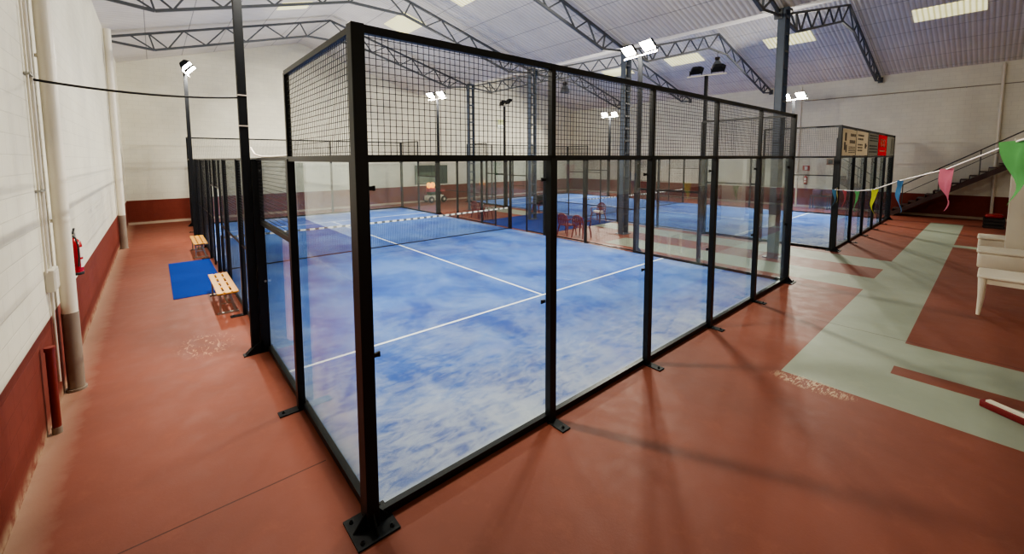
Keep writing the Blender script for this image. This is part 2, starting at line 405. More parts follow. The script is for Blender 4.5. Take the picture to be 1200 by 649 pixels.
# ------------------------------------------------------------------ padel court cage
H1,H2,HM=2.95,3.9,2.0
def wires(m,p0,ux,L,z0,z1,step=.05,r=.0022):
    """welded wire grid in a vertical plane from p0 along unit ux"""
    ux=Vector(ux); p0=Vector(p0); n=int(round(L/step)); k=int(round((z1-z0)/step))
    for i in range(1,n):
        q=p0+ux*(L*i/n); m.bar((q.x,q.y,z0),(q.x,q.y,z1),2*r,2*r)
    for j in range(1,k):
        z=z0+(z1-z0)*j/k; a=p0; b=p0+ux*L; m.bar((a.x,a.y,z),(b.x,b.y,z),2*r,2*r)
def make_cage():
    r=thing('padel_court_cage','','court cage'); B=M['black']
    def post(x,y,z1,sx,sy,foot=None,z0=0):
        o=MB().box(x-sx/2,x+sx/2,y-sy/2,y+sy/2,z0,z1).build('post',B,r,bevel=.004)
        if foot:
            fx,fy=foot; f=MB()
            x0,x1=sorted((x,x+fx*.24)) if fx else (x-.06,x+.06)
            y0,y1=sorted((y,y+fy*.24)) if fy else (y-.06,y+.06)
            f.box(x0,x1,y0,y1,0,.014)
            for dx,dy in ((fx*.19,fy*.19),):
                f.lathe([(.017,.014),(.017,.024),(.008,.026),(.008,.04)],(x+dx,y+dy,0),8)
            f.build('base_plate',M['darkpole'],o)
        return o
    def bar(name,a,b,w,h,parent=r): return MB().bar(a,b,w,h).build(name,B,parent)
    def clip(x,y,z,dx,dy):
        MB().box(min(x,x+dx)-(.012 if dy else 0),max(x,x+dx)+(.012 if dy else 0),min(y,y+dy)-(.012 if dx else 0),max(y,y+dy)+(.012 if dx else 0),z-.016,z+.016)\
            .lathe([(.012,-.02),(.012,.02)],(x+dx,y+dy,z),8).build('glass_clip',M['rubber'],r)
    for Y,s in ((0,-1),(20,1)):
        xs_=[0,2.02,4.0,6.0,8.0,10]
        for i,x in enumerate(xs_):
            if i in (0,5): continue
            post(x,Y+s*.05,H1,.095,.08,(0,s))
            MB().box(x-.03,x+.03,Y+s*.05-.03,Y+s*.05+.03,H1,H2).build('upper_post',B,r)
            for z in (1.38,2.72): clip(x-.05,Y-s*.0,z,-.045,0)
        for i,(a,b) in enumerate(zip(xs_,xs_[1:])):
            MB().box(a+.01,b-.01,Y-.006,Y+.006,.07,H1-.04).build('glass_panel',M['glass'],r)
            m=MB(); wires(m,(a,Y+s*.05,0),(1,0,0),b-a,H1,H2); m.build('mesh_panel',M['mesh'],r)
        bar('top_rail',(-.05,Y+s*.05,H2),(10.05,Y+s*.05,H2),.05,.06)
        bar('middle_rail',(0,Y+s*.05,H1),(10,Y+s*.05,H1),.06,.055)
        bar('bottom_rail',(0,Y+s*.012,.04),(10,Y+s*.012,.04),.06,.07)
    for X,s in ((0,-1),(10,1)):
        for Y,t in ((0,-1),(20,1)):            # corner assemblies
            o=MB().box(X+s*.05-.05,X+s*.05+.05,Y+t*.05-.05,Y+t*.05+.05,0,H2+.03).build('corner_post',B,r,bevel=.005)
            x0,x1=X+s*.05-.17,X+s*.05+.17; y0,y1=Y+t*.05-.17,Y+t*.05+.17
            f=MB().box(x0,x1,y0,y1,0,.015)
            for dx in (-.12,.12):
                for dy in (-.12,.12): f.lathe([(.018,.015),(.018,.026),(.009,.028),(.009,.045)],(X+s*.05+dx,Y+t*.05+dy,0),8)
            cx,cyy=X+s*.05,Y+t*.05
            for ax,ay in ((1,0),(-1,0),(0,1),(0,-1)):   # gusset fins
                nx,ny=-ay*.006,ax*.006
                pa=[(cx+ax*.05,cyy+ay*.05,.015),(cx+ax*.15,cyy+ay*.15,.015),(cx+ax*.05,cyy+ay*.05,.14)]
                f.add([(p[0]+nx,p[1]+ny,p[2]) for p in pa]+[(p[0]-nx,p[1]-ny,p[2]) for p in pa],[(0,1,2),(5,4,3),(0,3,4,1),(1,4,5,2),(2,5,3,0)])
            f.build('base_plate',M['darkpole'],o)
            MB().box(X-.035+s*.055,X+.035+s*.055,Y-t*.03-.035,Y-t*.03+.035,.05,H1).build('side_post',B,r)
            clip(X-s*.0,Y,1.38,-s*.075,0); clip(X,Y,2.72,-s*.075,0)
        for q in (0,1):
            yy=(lambda y:20-y) if q else (lambda y:y)
            e=-1 if q else 1
            # first 2 m: glass to 3 m with mesh above
            y2,y4=yy(2.05),yy(4.03)
            post(X+s*.05,y2,H1,.08,.09,(s,0))
            MB().box(X+s*.05-.025,X+s*.05+.025,y2-.025,y2+.025,H1,H2).build('upper_post',B,r)
            y0=yy(0)
            MB().box(X-.006,X+.006,min(y0,y2)+.01,max(y0,y2)-.01,.07,H1-.04).build('glass_panel',M['glass'],r)
            MB().box(X-.006,X+.006,min(y2,y4)+.01,max(y2,y4)-.01,.07,HM-.03).build('glass_panel',M['glass'],r)
            m=MB(); wires(m,(X+s*.05,min(y0,y2),0),(0,1,0),abs(y2-y0),H1,H2); m.build('mesh_panel',M['mesh'],r)
            m=MB(); wires(m,(X+s*.05,min(y2,y4),0),(0,1,0),abs(y4-y2),HM,H1); m.build('mesh_panel',M['mesh'],r)
            bar('top_rail',(X+s*.05,y0,H2),(X+s*.05,y2,H2),.05,.05)
            bar('middle_rail',(X+s*.05,y0,H1),(X+s*.05,y2,H1),.06,.055)
            bar('glass_rail',(X+s*.03,y2,HM),(X+s*.03,y4,HM),.06,.06)
            bar('bottom_rail',(X+s*.012,y0,.04),(X+s*.012,y4,.04),.06,.07)
            # broad post carrying the light pole
            o=MB().box(min(X,X+s*.13),max(X,X+s*.13),y4-.05,y4+.05,0,H1).build('post',B,r,bevel=.004)
            f=MB().box(*sorted((X,X+s*.36)),y4-.06,y4+.06,0,.014)
            pa=[(X+s*.1,0,.014),(X+s*.33,0,.014),(X+s*.22,0,.12),(X+s*.1,0,.2)]
            f.add([(p[0],y4-.05,p[2]) for p in pa]+[(p[0],y4+.05,p[2]) for p in pa],[(0,1,2,3),(7,6,5,4)]+[(i,(i+1)%4,4+(i+1)%4,4+i) for i in range(4)])
            f.build('base_plate',M['darkpole'],o)
            for z in (1.1,2.78): MB().lathe([(.016,-.012),(.016,0),(.008,.006)],(X+s*.03,y4-e*.05,z),8,axis='y').build('bolt',M['galv'],r)
            bar('top_rail',(X+s*.05,y2,H1),(X+s*.05,y4,H1),.04,.04)
            # mesh sides to the gate
            for y in (6,8): post(X+s*.05,yy(y),H1,.08,.08,(s,0))
            for a,b in ((4.03,6),(6,8),(8,9)):
                m=MB(); wires(m,(X+s*.05,min(yy(a),yy(b)),0),(0,1,0),b-a,.1,H1,.05,.0016); m.build('mesh_panel',M['mesh'],r)
            MB().box(X+s*.05-.02,X+s*.05+.02,yy(9)-.02,yy(9)+.02,0,H1).build('gate_post',B,r)
            bar('top_rail',(X+s*.05,y4,H1),(X+s*.05,yy(10),H1),.04,.04)
            bar('middle_rail',(X+s*.05,y4,1.35),(X+s*.05,yy(9),1.35),.025,.025)
            bar('bottom_rail',(X+s*.03,y4,.06),(X+s*.03,yy(9),.06),.03,.035)
            m=MB(); wires(m,(X+s*.05,min(yy(9),yy(10)),0),(0,1,0),1,2.25,H1,.05,.0016); m.build('mesh_panel',M['mesh'],r)
            bar('gate_lintel',(X+s*.05,yy(9),2.25),(X+s*.05,yy(10),2.25),.03,.035)
        MB().box(X+s*.05-.04,X+s*.05+.04,9.96,10.04,0,H1).build('post',B,r)
    return r
cage=make_cage()
cage['label']='black steel and glass padel court cage in front, enclosing the front court'
cage2=dup(cage,(15,.1,0),0,'black steel and glass padel court cage behind at right, with banners on top')
for c_ in (cage,cage2): c_['group']='padel court cages'

def make_turf():
    r=thing('court_turf','','court turf')
    MB().box(.02,9.98,.02,19.98,0,.012).build('turf_surface',M['turf'],r)
    for a in (3.05,16.95): MB().box(.03,9.97,a-.025,a+.025,.0121,.0145).build('court_line',M['line'],r)
    MB().box(4.975,5.025,3.075,16.925,.0121,.0145).build('court_line',M['line'],r)
    return r
tf=make_turf(); tf['label']='blue sand-dusted artificial turf of the front court with white lines'
tf2=dup(tf,(15,.1,0),0,'blue artificial turf of the court behind at right, with white lines')
for c_ in (tf,tf2): c_['group']='padel court turfs'

def make_net():
    r=thing('tennis_net','','net',(0,10,0))
    def hz(x): return .92-.04*math.sin(PI*x/10)
    m=MB(); N=200
    for i in range(N+1):
        x=.06+9.88*i/N; m.bar((x,0,.03),(x,0,hz(x)-.05),.006,.006)
    for j in range(19):
        q=[(.06+9.88*i/20,0,.03+(hz(.06+9.88*i/20)-.08)*j/18) for i in range(21)]
        for a,b in zip(q,q[1:]): m.bar(a,b,.004,.004)
    m.build('net_mesh',M['mesh'],r)
    rings=[[(x,-.011,hz(x)-.055),(x,.011,hz(x)-.055),(x,.011,hz(x)),(x,-.011,hz(x))] for x in [.04+9.92*i/40 for i in range(41)]]
    MB().loft(rings,smooth=False).build('net_tape',M['tape'],r)
    MB().bar((.05,0,.03),(9.95,0,.03),.012,.03).build('bottom_band',M['rubber'],r)
    for x in (.03,9.97): MB().box(x-.028,x+.028,-.03,.03,.012,.96).build('net_post',M['black'],r)
    return r
nt=make_net(); nt['label']='court net with dashed white tape strung across the front court'
nt2=dup(nt,(15,10.1,0),0,'court net with dashed white tape strung across the court behind at right')
for c_ in (nt,nt2): c_['group']='court nets'

# ------------------------------------------------------------------ floodlight poles
def make_light(lit,name_label,loc,rz,yaw,en=None):
    r=thing('floodlight_pole',name_label,'floodlight pole',loc,rz,'floodlight poles'); P=M['darkpole']
    Y3=Matrix.Rotation(math.radians(yaw),3,'Z')
    MB().box(-.055,.055,-.05,.05,0,6.0).build('pole',P,r,bevel=.004)
    MB().box(-.09,.09,-.09,.09,0,.012).build('base_plate',P,r)
    MB().bar(Y3@Vector((.0,-.68,6.02)),Y3@Vector((.0,.68,6.02)),.06,.05).build('crossbar',M['white_paint'],r)
    tilt=Y3@Matrix.Rotation(math.radians(46),3,'Y')
    for sy_ in (-1,1):
        cyy=sy_*.38; c=Y3@Vector((.10,cyy,6.24))
        # housing: shallow tapered box, facing +x and down
        def P3(x,y,z): return tuple(c+tilt@Vector((x,y,z)))
        a,b=.23,.17; w=[(-1,-1),(1,-1),(1,1),(-1,1)]
        rings=[[P3(-.15,i*.11,j*.08) for i,j in w],[P3(-.12,i*.15,j*.11) for i,j in w],[P3(0,i*a,j*b) for i,j in w],[P3(.03,i*a*1.03,j*b*1.03) for i,j in w]]
        h=MB().loft(rings,True,True,False).build('floodlight',P,r)
        m=MB(); m.add([P3(.034,i*a*.94,j*b*.94) for i,j in w],[(0,1,2,3)]); m.add([P3(.032,i*a*.94,j*b*.94) for i,j in w],[(3,2,1,0)])
        m.build('lens',M['lens_on'] if lit else M['lens_off_glow'],h,recalc=False)
        MB().bar(Y3@Vector((0,cyy-.2,6.03)),P3(-.05,-.24,-.02),.02,.02).bar(Y3@Vector((0,cyy+.2,6.03)),P3(-.05,.24,-.02),.02,.02).build('bracket',P,h)
        if lit:
            li=bpy.data.lights.new('floodlight_beam','AREA'); li.shape='RECTANGLE'; li.size=.40; li.size_y=.30; li.energy=en or LE; li.color=(1,.93,.79)
            lo=bpy.data.objects.new('floodlight_beam',li); C.objects.link(lo); lo.parent=h
            d=tilt@Vector((1,0,0)); lo.location=c+d*.06; lo.rotation_euler=d.to_track_quat('-Z','Y').to_euler()
    return r
LE=370
YW=12
on=make_light(True,'tall dark floodlight pole rising out of the photo, nearest, with black cable tied on',(-.19,4.07,.015),0,YW)
make_light(True,'lit floodlight pole at the far end of the left aisle',(-.19,15.97,.015),0,-YW)
make_light(True,'lit floodlight pole with two bright lamps beside the near steel columns at mid-right',(10.19,4.07,.015),PI,-YW)
make_light(True,'lit floodlight pole behind the front court net, far side',(10.19,15.97,.015),PI,YW)
make_light(False,'dark floodlight pole with unlit lamps at the near left side of the court behind',(14.81,4.17,.015),0,YW)
make_light(False,'unlit floodlight pole, far, seen beside the yellow-green wall sign',(14.81,16.07,.015),0,-YW)
make_light(True,'lit floodlight pole by the right wall, at the near end of the court behind',(25.19,4.17,.015),PI,-YW,LE*2)
make_light(True,'lit floodlight pole by the right wall, at the far end of the court behind',(25.19,16.07,.015),PI,YW,LE*2)
for z in (3.86,3.42):
    q=MB().box(-.06,.06,-.055,.055,z-.008,z+.008).build('cable_tie',M['label_white'],on)
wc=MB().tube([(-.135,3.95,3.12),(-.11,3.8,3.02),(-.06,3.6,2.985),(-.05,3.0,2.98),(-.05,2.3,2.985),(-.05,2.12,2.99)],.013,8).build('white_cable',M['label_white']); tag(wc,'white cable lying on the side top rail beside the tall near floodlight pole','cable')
# poles share the plates of the cage posts: lift slightly so they stand on the post base plates

# ------------------------------------------------------------------ left aisle
def pipe(name,label,cat,x,y,parts,extra=None):
    r=thing(name,label,cat,(x,y,0))
    for nm,z0,z1,rad,m in parts: MB().lathe([(rad,z0),(rad,z1)],n=20).build(nm,M[m],r)
    return r
p=pipe('downpipe','thick white downpipe with grey lower length on the left wall beside the extinguisher','pipe',-2.14,4.4,
   [('pipe',1.0,7.12,.078,'white_paint'),('lower_pipe',.02,1.02,.082,'bare_pipe'),('foot_collar',0,.03,.1,'bare_pipe')])
for z in (2.2,4.2,6.2): MB().box(-.095,.0,-.012,.012,z-.02,z+.02).lathe([(.083,z-.02),(.083,z+.02)],n=20).build('bracket',M['white_paint'],p)
p=pipe('downpipe','white downpipe with grey lower length at the far end of the left wall','pipe',-2.13,15.6,
   [('pipe',1.1,7.12,.095,'white_paint'),('lower_pipe',.02,1.12,.098,'bare_pipe'),('foot_collar',0,.03,.11,'bare_pipe')])
p=pipe('standpipe','short dark red capped standpipe on the left wall near the camera','pipe',-2.18,3.3,
   [('pipe',.06,.92,.036,'red_pipe'),('cap',.92,.96,.045,'red_pipe'),('foot',0,.07,.042,'bare_pipe')])
p=thing('conduit','pair of thin white cable conduits running up the left wall from the grey box','conduit',(-2.235,4.0,0))
for dy,rad in ((0,.022),(-.17,.012)): MB().lathe([(rad,1.66),(rad,7.12)],(0.01,dy,0),12).build('conduit_pipe',M['white_paint'],p)
MB().lathe([(.014,.3),(.014,1.45)],(0.01,.0,0),12).build('conduit_tail',M['white_paint'],p)
for z in (2.6,3.9,5.2): MB().box(-.01,.035,-.2,.04,z-.012,z+.012).build('saddle_clip',M['galv'],p)
jb=MB().box(-2.25,-2.17,3.86,4.14,1.42,1.68).build('junction_box',simple('box_grey',rgb(214,210,196),.45,0,.05),bevel=.012)
tag(jb,'light grey electrical junction box on left wall under the conduits','junction box')
MB().box(-2.172,-2.165,3.89,4.11,1.45,1.65).build('cover',M['white_plastic'],jb)
# hanging cable from wall to floodlight pole
def cable(name,label,a,b,sag,r,m):
    a=Vector(a);b=Vector(b); pts=[a.lerp(b,t/24)-Vector((0,0,sag*4*(t/24)*(1-t/24))) for t in range(25)]
    o=MB().tube(pts,r,8).build(name,m); return o
tag(cable('power_cable','',(-2.22,4.0,3.86),(-.245,4.05,3.84),.06,.014,M['rubber']),'black cable spanning from the left wall conduit to the tall floodlight pole','cable')

def extinguisher(label,loc,rz=0):
    r=thing('fire_extinguisher',label,'fire extinguisher',loc,rz)
    MB().lathe([(.05,0),(.078,.008),(.08,.03),(.08,.40),(.072,.45),(.045,.49),(.028,.505),(.028,.52)],n=24).build('cylinder',M['ext_red'],r)
    MB().lathe([(.079,-.004),(.082,0),(.082,.035),(.079,.037)],n=24).build('base_ring',M['rubber'],r)
    MB().lathe([(.024,.52),(.024,.56)],n=12).box(-.018,.018,-.03,.05,.55,.57).build('valve',M['galv'],r)
    MB().bar((0,-.02,.575),(0,.12,.63),.022,.012).bar((0,-.02,.56),(0,.10,.565),.022,.012).build('handle',M['rubber'],r)
    MB().tube([(0,-.04,.54),(.03,-.09,.52),(.05,-.1,.42),(.05,-.095,.25),(.04,-.085,.12)],.01,8).build('hose',M['rubber'],r)
    m=MB(); rad=.0815
    for zb,zt in ((.10,.21),(.24,.38)):
        ring=[(rad*math.cos(a),rad*math.sin(a)) for a in [(-.75+1.5*k_/8) for k_ in range(9)]]
        m.add([(x,y,zb) for x,y in ring]+[(x,y,zt) for x,y in ring],[(i,i+1,10+i,9+i) for i in range(8)],True)
    m.build('label_sticker',M['label_white'],r)
    MB().box(-.11,-.08,-.03,.03,.30,.46).build('wall_bracket',M['rubber'],r)
    return r
extinguisher('red fire extinguisher hung on the left wall beside the thick white downpipe',(-2.13,5.1,1.36))
def bench(label,loc):
    r=thing('slatted_bench',label,'bench',loc,0,'wooden benches in the left aisle')
    L=1.75
    for x in (-.125,0,.125):
        MB().box(x-.048,x+.048,-L/2,L/2,.42,.445).build('slat',M['wood'],r,bevel=.006)
    for i in range(5):
        y=-L/2+.1+(L-.2)*i/4; MB().box(-.165,.165,y-.045,y+.045,.398,.444).build('crossbar',M['wood'],r)
    for s in (-1,1):
        y=s*(L/2-.16); m=MB()
        m.box(-.15,.15,y-.02,y+.02,.362,.398); m.box(-.17,.17,y-.025,y+.025,0,.03)
        m.bar((-.12,y,.03),(-.12,y,.365),.03,.04); m.bar((.12,y,.03),(.04,y,.365),.05,.04)
        m.build('leg',M['galv'],r)
    MB().bar((0,-L/2+.16,.2),(0,L/2-.16,.2),.025,.025).bar((-.12,-L/2+.16,.2),(.08,-L/2+.16,.2),.02,.02).bar((-.12,L/2-.16,.2),(.08,L/2-.16,.2),.02,.02).build('stretcher',M['galv'],r)
    return r
bench('slatted wooden bench on steel legs, nearer one, at the near end of the blue mat',(-.29,7.02,0))
bench('slatted wooden bench on steel legs, farther one, beyond the blue mat',(-.29,13.05,0))
tag(MB().rbox(-1.07,-.12,7.95,11.9,0,.012,.03).build('floor_mat',M['mat_blue']),'blue rectangular floor mat lying in the left aisle','mat')

# ------------------------------------------------------------------ between the courts
tag(MB().box(10.2,14.86,8.2,12.6,0,.01).build('walkway_carpet',M['carpet']),'dark blue carpet on the walkway between the two court nets','carpet')
def make_chair():
    r=thing('plastic_armchair','','chair',(0,0,0),0,'red plastic armchairs between the courts'); m_=M['red_plastic']
    # seat: dished sheet facing +x
    N=6
    rings=[]
    for i in range(N+1):
        y=-.21+.42*i/N
        rings.append([(-.2,y,.41-.018*(1-(2*i/N-1)**2)),(0,y,.40-.02*(1-(2*i/N-1)**2)),(.2,y,.43),(.23,y,.41),(.2,y,.40),(0,y,.375),(-.2,y,.385)])
    MB().loft(rings).build('seat',m_,r)
    m=MB()                                            # back: frame hoop + vertical slats
    hoop=[(-.2,-.22,.42),(-.235,-.235,.6),(-.265,-.2,.76),(-.28,-.1,.835),(-.283,0,.85),(-.28,.1,.835),(-.265,.2,.76),(-.235,.235,.6),(-.2,.22,.42)]
    m.tube(hoop,.024,8)
    for y in (-.13,-.045,.045,.13): m.bar((-.205,y,.41),(-.275,y*.95,.82),.05,.012,up=(1,0,0))
    m.bar((-.24,-.22,.62),(-.24,.22,.62),.012,.05)
    m.build('backrest',m_,r)
    for s in (-1,1):
        MB().tube([(.19,s*.215,.40),(.215,s*.25,.2),(.235,s*.27,0)],[.03,.024,.02],8).build('leg',m_,r)
        MB().tube([(-.19,s*.205,.40),(-.235,s*.235,.2),(-.27,s*.25,0)],[.03,.024,.02],8).build('leg',m_,r)
        MB().tube([(-.235,s*.235,.62),(-.1,s*.27,.645),(.12,s*.275,.64),(.2,s*.265,.6),(.2,s*.235,.42)],.02,8).build('armrest',m_,r)
    return r
ch=make_chair(); ch.location=(10.72,7.45,0); ch['label']='dark red plastic armchair by the front court mesh, nearer the net of two'
dup(ch,(10.75,6.75,0),.05,'dark red plastic armchair by the front court mesh, farther from the net of two')
dup(ch,(10.85,12.75,0),-.2,'dark red plastic armchair beyond the net tape end, right of two')
dup(ch,(10.95,13.5,0),.1,'dark red plastic armchair beyond the net tape end, left of two')
dup(ch,(14.35,8.75,.01),PI,'dark red plastic armchair beside the court behind, on the blue carpet edge')
dup(ch,(14.6,12.95,0),PI,'dark red plastic armchair holding a black bag, behind the second-far steel column')
b=MB().rbox(-.16,.16,-.2,.2,0,.50,.08).build('sports_bag',M['rubber'],loc=(14.62,12.95,.435)); tag(b,'black sports bag standing on the red armchair behind a steel column','bag')
MB().tube([(-.02,-.1,.48),(-.02,-.09,.58),(-.02,0,.63),(-.02,.09,.58),(-.02,.1,.48)],.012,8).build('strap',M['rubber'],b)
tw=MB().rbox(-.13,.13,-.2,.2,0,.07,.03).build('towel',M['label_white'],loc=(14.35,8.75,.445)); tag(tw,'white folded towel on the red armchair beside the court behind','towel')

# ------------------------------------------------------------------ far wall objects
g=MB().box(12.05,14.58,22.14,22.2,1.2,2.5).build('wall_board',M['green_board']); tag(g,'dark green board on the far wall just above the red band','board')
MB().box(12.12,14.0,22.125,22.14,1.26,2.02).build('reflection_patch',simple('pale_green_reflection',rgb(92,116,98),.3,0,.2,1.5),g)  # reflection on the board's lower left, put in as a paler green sheet
MB().box(13.28,13.34,22.12,22.142,1.2,2.5).build('mullion',M['green_board'],g)
s_=MB().box(19.2,20.0,22.15,22.2,5.25,5.98).build('wall_sign',simple('sign_white',rgb(214,220,206),.4,0,.06)); tag(s_,'small yellow-green and white square sign high on the far wall','sign')
MB().box(19.22,19.98,22.14,22.15,5.55,5.96).build('upper_panel',simple('sign_green',rgb(128,140,24),.4,0,.3,3),s_)
MB().box(19.22,19.98,22.14,22.15,5.27,5.32).build('lower_band',M['green_cloth'],s_)
w_=MB().rbox(22.42,22.7,22.0,22.2,5.5,5.85,.05).build('wall_speaker',M['dark']); tag(w_,'small dark speaker high on the far wall right of the sign','speaker')
def machine():
    r=thing('floor_machine','small parked machine with two amber lamps and red cowl by the far wall','machine',(13.1,21.5,0))
    MB().rbox(-.62,.62,-.32,.32,.16,.5,.14).build('chassis',M['cream_body'],r)
    MB().rbox(-.45,.35,-.26,.26,.5,.72,.12).build('body',M['green_cloth'],r)
    MB().rbox(-.52,.02,-.24,.24,.72,.98,.1).build('cowl',M['pink'],r)
    for x in (-.42,-.12):
        MB().lathe([(.04,0),(.13,.05),(.15,.2),(.11,.34),(.03,.38)],(x,-.05,.98),14).build('lamp',M['amber'],r)
    MB().rbox(.4,.78,-.2,.2,.72,.86,.06).build('seat',M['pink'],r)
    MB().bar((.5,0,.45),(.56,0,.74),.06,.06).build('seat_post',M['dark'],r)
    for x in (-.4,.56):
        for y in (-.34,.34):
            w=MB().lathe([(.1,-.05),(.2,-.045),(.22,0),(.2,.045),(.1,.05)],(x,y,.22),16,axis='y').build('wheel',M['rubber'],r)
            MB().lathe([(.02,-.062),(.09,-.06),(.09,.06),(.02,.062)],(x,y,.22),12,axis='y').build('hub',M['cream_body'],w)
machine()

# ------------------------------------------------------------------ right wall: stairs, extinguisher, pipes
def stairs():
    r=thing('staircase','dark metal staircase climbing to the right along the right wall','staircase',(27.5,.45,0))
    run,rise,n=.28,.19,20; w=.5
    for i in range(n):
        y=-run*i; z=rise*(i+1)
        MB().box(-w,w,y-run-.02,y,z-.04,z).build('step',M['tread'],r)
        MB().box(-w+.01,w-.01,y-.012,y,z-rise,z-.04).build('riser',M['tread'],r)
    for x in (-w-.02,w+.02):
        m=MB(); a=[(0.05,-.0),(-run*n,rise*n),(-run*n,rise*n-.26),(-.3,0)]
        vs=[(x-.018,y,max(z-.05,0)) for y,z in a]+[(x+.018,y,max(z-.05,0)) for y,z in a]
        m.add(vs,[(0,1,2,3),(7,6,5,4),(0,4,5,1),(1,5,6,2),(2,6,7,3),(3,7,4,0)]); m.build('stringer',M['tread'],r)
    sl=rise/run
    def hz(y,o): return -y*sl+rise+o
    MB().tube([(-w,-.6,hz(-.6,.95)),(-w,-run*n,hz(-run*n,.95))],.025,8).build('handrail',M['rail'],r)
    MB().tube([(-w,-.6,hz(-.6,.5)),(-w,-run*n,hz(-run*n,.5))],.014,8).build('middle_rail',M['rail'],r)
    for y in (-.62,-1.85,-3.1,-4.4,-5.5): MB().bar((-w,y,hz(y,-.15)),(-w,y,hz(y,.96)),.035,.035).build('baluster',M['rail'],r)
stairs()
e2=extinguisher('small red fire extinguisher on the right wall under a red sign',(27.98,4.15,1.35),PI)
sg=MB().box(28.07,28.1,4.0,4.34,2.15,2.45).build('wall_sign',simple('sign_red',rgb(176,60,52),.4,0,.08)); tag(sg,'small red square sign above the extinguisher on the right wall','sign')
MB().box(28.062,28.07,4.1,4.24,2.2,2.4).build('pictogram',M['label_white'],sg)
sg=MB().box(28.07,28.1,2.85,3.2,2.5,2.85).build('wall_sign',simple('sign_brown',rgb(150,112,96),.4,0,.2,5)); tag(sg,'small brownish square sign on the right wall right of the red sign','sign')
MB().box(28.062,28.07,2.92,3.13,2.57,2.78).build('pictogram',M['dark'],sg)
p=pipe('downpipe','thin white downpipe on the right wall behind the court at right','pipe',28.05,4.6,[('pipe',0,7.1,.05,'white_paint')])
p=pipe('downpipe','thin white downpipe on the right wall beside the staircase','pipe',28.04,-3.1,[('pipe',0,7.1,.055,'white_paint')])
p=thing('conduit','thin grey horizontal conduit high on the right wall','conduit',(28.07,0,6.2))
MB().tube([(0,-9,0),(0,4.4,.03)],.018,8).build('conduit_pipe',M['bare_pipe'],p)
for y in (-7,-4.5,-2,.5,3): MB().box(-.025,.02,y-.015,y+.015,-.03,.04).build('saddle_clip',M['galv'],p)
# dark table with things, end of the court behind
tb=thing('side_table','small dark table against the right wall beyond the court behind','table',(27.6,3.3,0))
MB().box(-.3,.3,-.45,.45,.72,.76).build('tabletop',M['dark'],tb)
for x in (-.26,.26):
    for y in (-.4,.4): MB().bar((x,y,0),(x,y,.72),.045,.045).build('leg',M['dark'],tb)
bg=MB().rbox(-.15,.15,-.2,.2,0,.34,.07).build('sports_bag',simple('purple_bag',rgb(92,50,72),.6,0,.2,5),loc=(27.6,3.45,.76)); tag(bg,'dark purple bag on the small table by the right wall','bag')
MB().tube([(0,-.1,.32),(0,-.08,.42),(0,.08,.42),(0,.1,.32)],.012,8).build('strap',M['rubber'],bg)
bx=thing('storage_crate','dark slatted crate on the floor under the staircase','crate',(25.2,-3.2,0))
for z in (.02,.16,.30): 
    MB().box(-.45,.45,-.3,-.27,z,z+.1).box(-.45,.45,.27,.3,z,z+.1).box(-.45,-.42,-.27,.27,z,z+.1).box(.42,.45,-.27,.27,z,z+.1).build('slat_ring',M['dark'],bx)
MB().box(-.42,.42,-.27,.27,.0,.03).build('bottom',M['dark'],bx)
for x in (-.4,.4):
    for y in (-.25,.25): MB().box(x-.02,x+.02,y-.02,y+.02,.03,.42).build('corner_batten',M['dark'],bx)
rb=MB().rbox(-.35,.35,-.25,.25,0,.14,.09).build('folded_cloth',M['ext_red'],loc=(25.2,-3.2,.42)); tag(rb,'red folded cloth lying on the dark crate under the staircase','cloth')

# ------------------------------------------------------------------ banners on the court behind (upper mesh, near end)
def banner_mat(name,c,var=.06):
    t=NT(name); f=t.noise(t.pos(),3,3); col=t.mix(f,tuple(v*(1-var) for v in c[:3])+(1,),c)
    d=t.n('ShaderNodeBsdfDiffuse'); l=t.n('ShaderNodeBsdfTranslucent'); t.l(col,d.inputs[0]); t.l(col,l.inputs[0])
    m=t.n('ShaderNodeMixShader'); m.inputs[0].default_value=.5; t.l(d.outputs[0],m.inputs[1]); t.l(l.outputs[0],m.inputs[2]); t.l(m.outputs[0],t.out.inputs[0]); return t.m
def banner(x0,x1,bg,ink,label,rows,big=False,z0=3.0,z1=3.84):
    y=.1-.05-.034
    o=MB().box(x0,x1,y-.006,y,z0,z1).build('banner',bg); tag(o,label,'banner','banners on the upper mesh')
    m=MB(); h=z1-z0; w=x1-x0
    for (u0,u1,v0,v1) in rows:
        m.box(x0+w*u0,x0+w*u1,y-.009,y-.0062,z0+h*v0,z0+h*v1)
    m.build('printing',ink,o); return o
BEI=banner_mat('banner_beige',rgb(236,226,206)); GRY=banner_mat('banner_grey',rgb(176,174,164)); RD=banner_mat('banner_red',rgb(226,36,40))
INK=simple('banner_ink',rgb(84,76,66),.6,0,.2,6); PAL=simple('banner_pale_ink',rgb(240,206,196),.6,0,.05,6); DRK=simple('banner_dark_ink',rgb(52,52,50),.6,0,.2,6)
def textrows(v0,v1,n,u0=.12,u1=.9):
    out=[]
    for i in range(n):
        v=v1-(v1-v0)*(i+.5)/n; u=u0; h=(v1-v0)/n*.5
        while u<u1-.03:
            w=random.uniform(.03,.11); out.append((u,min(u+w,u1),v-h/2,v+h/2)); u+=w+.025
    return out
banner(15.1,16.95,BEI,INK,'beige printed banner, nearest end of the row on the upper mesh',textrows(.68,.9,1,.55,.95)+textrows(.4,.66,1,.5,.95)+textrows(.08,.36,4,.45,.95)+[(.14,.26,.55,.85),(.1,.2,.2,.5),(.22,.3,.12,.4)])
banner(17.06,18.95,BEI,INK,'beige printed banner with small dark figure, second in the row',textrows(.6,.9,2,.1,.6)+textrows(.15,.5,3,.1,.5)+[(.72,.84,.3,.52),(.78,.9,.38,.46)])
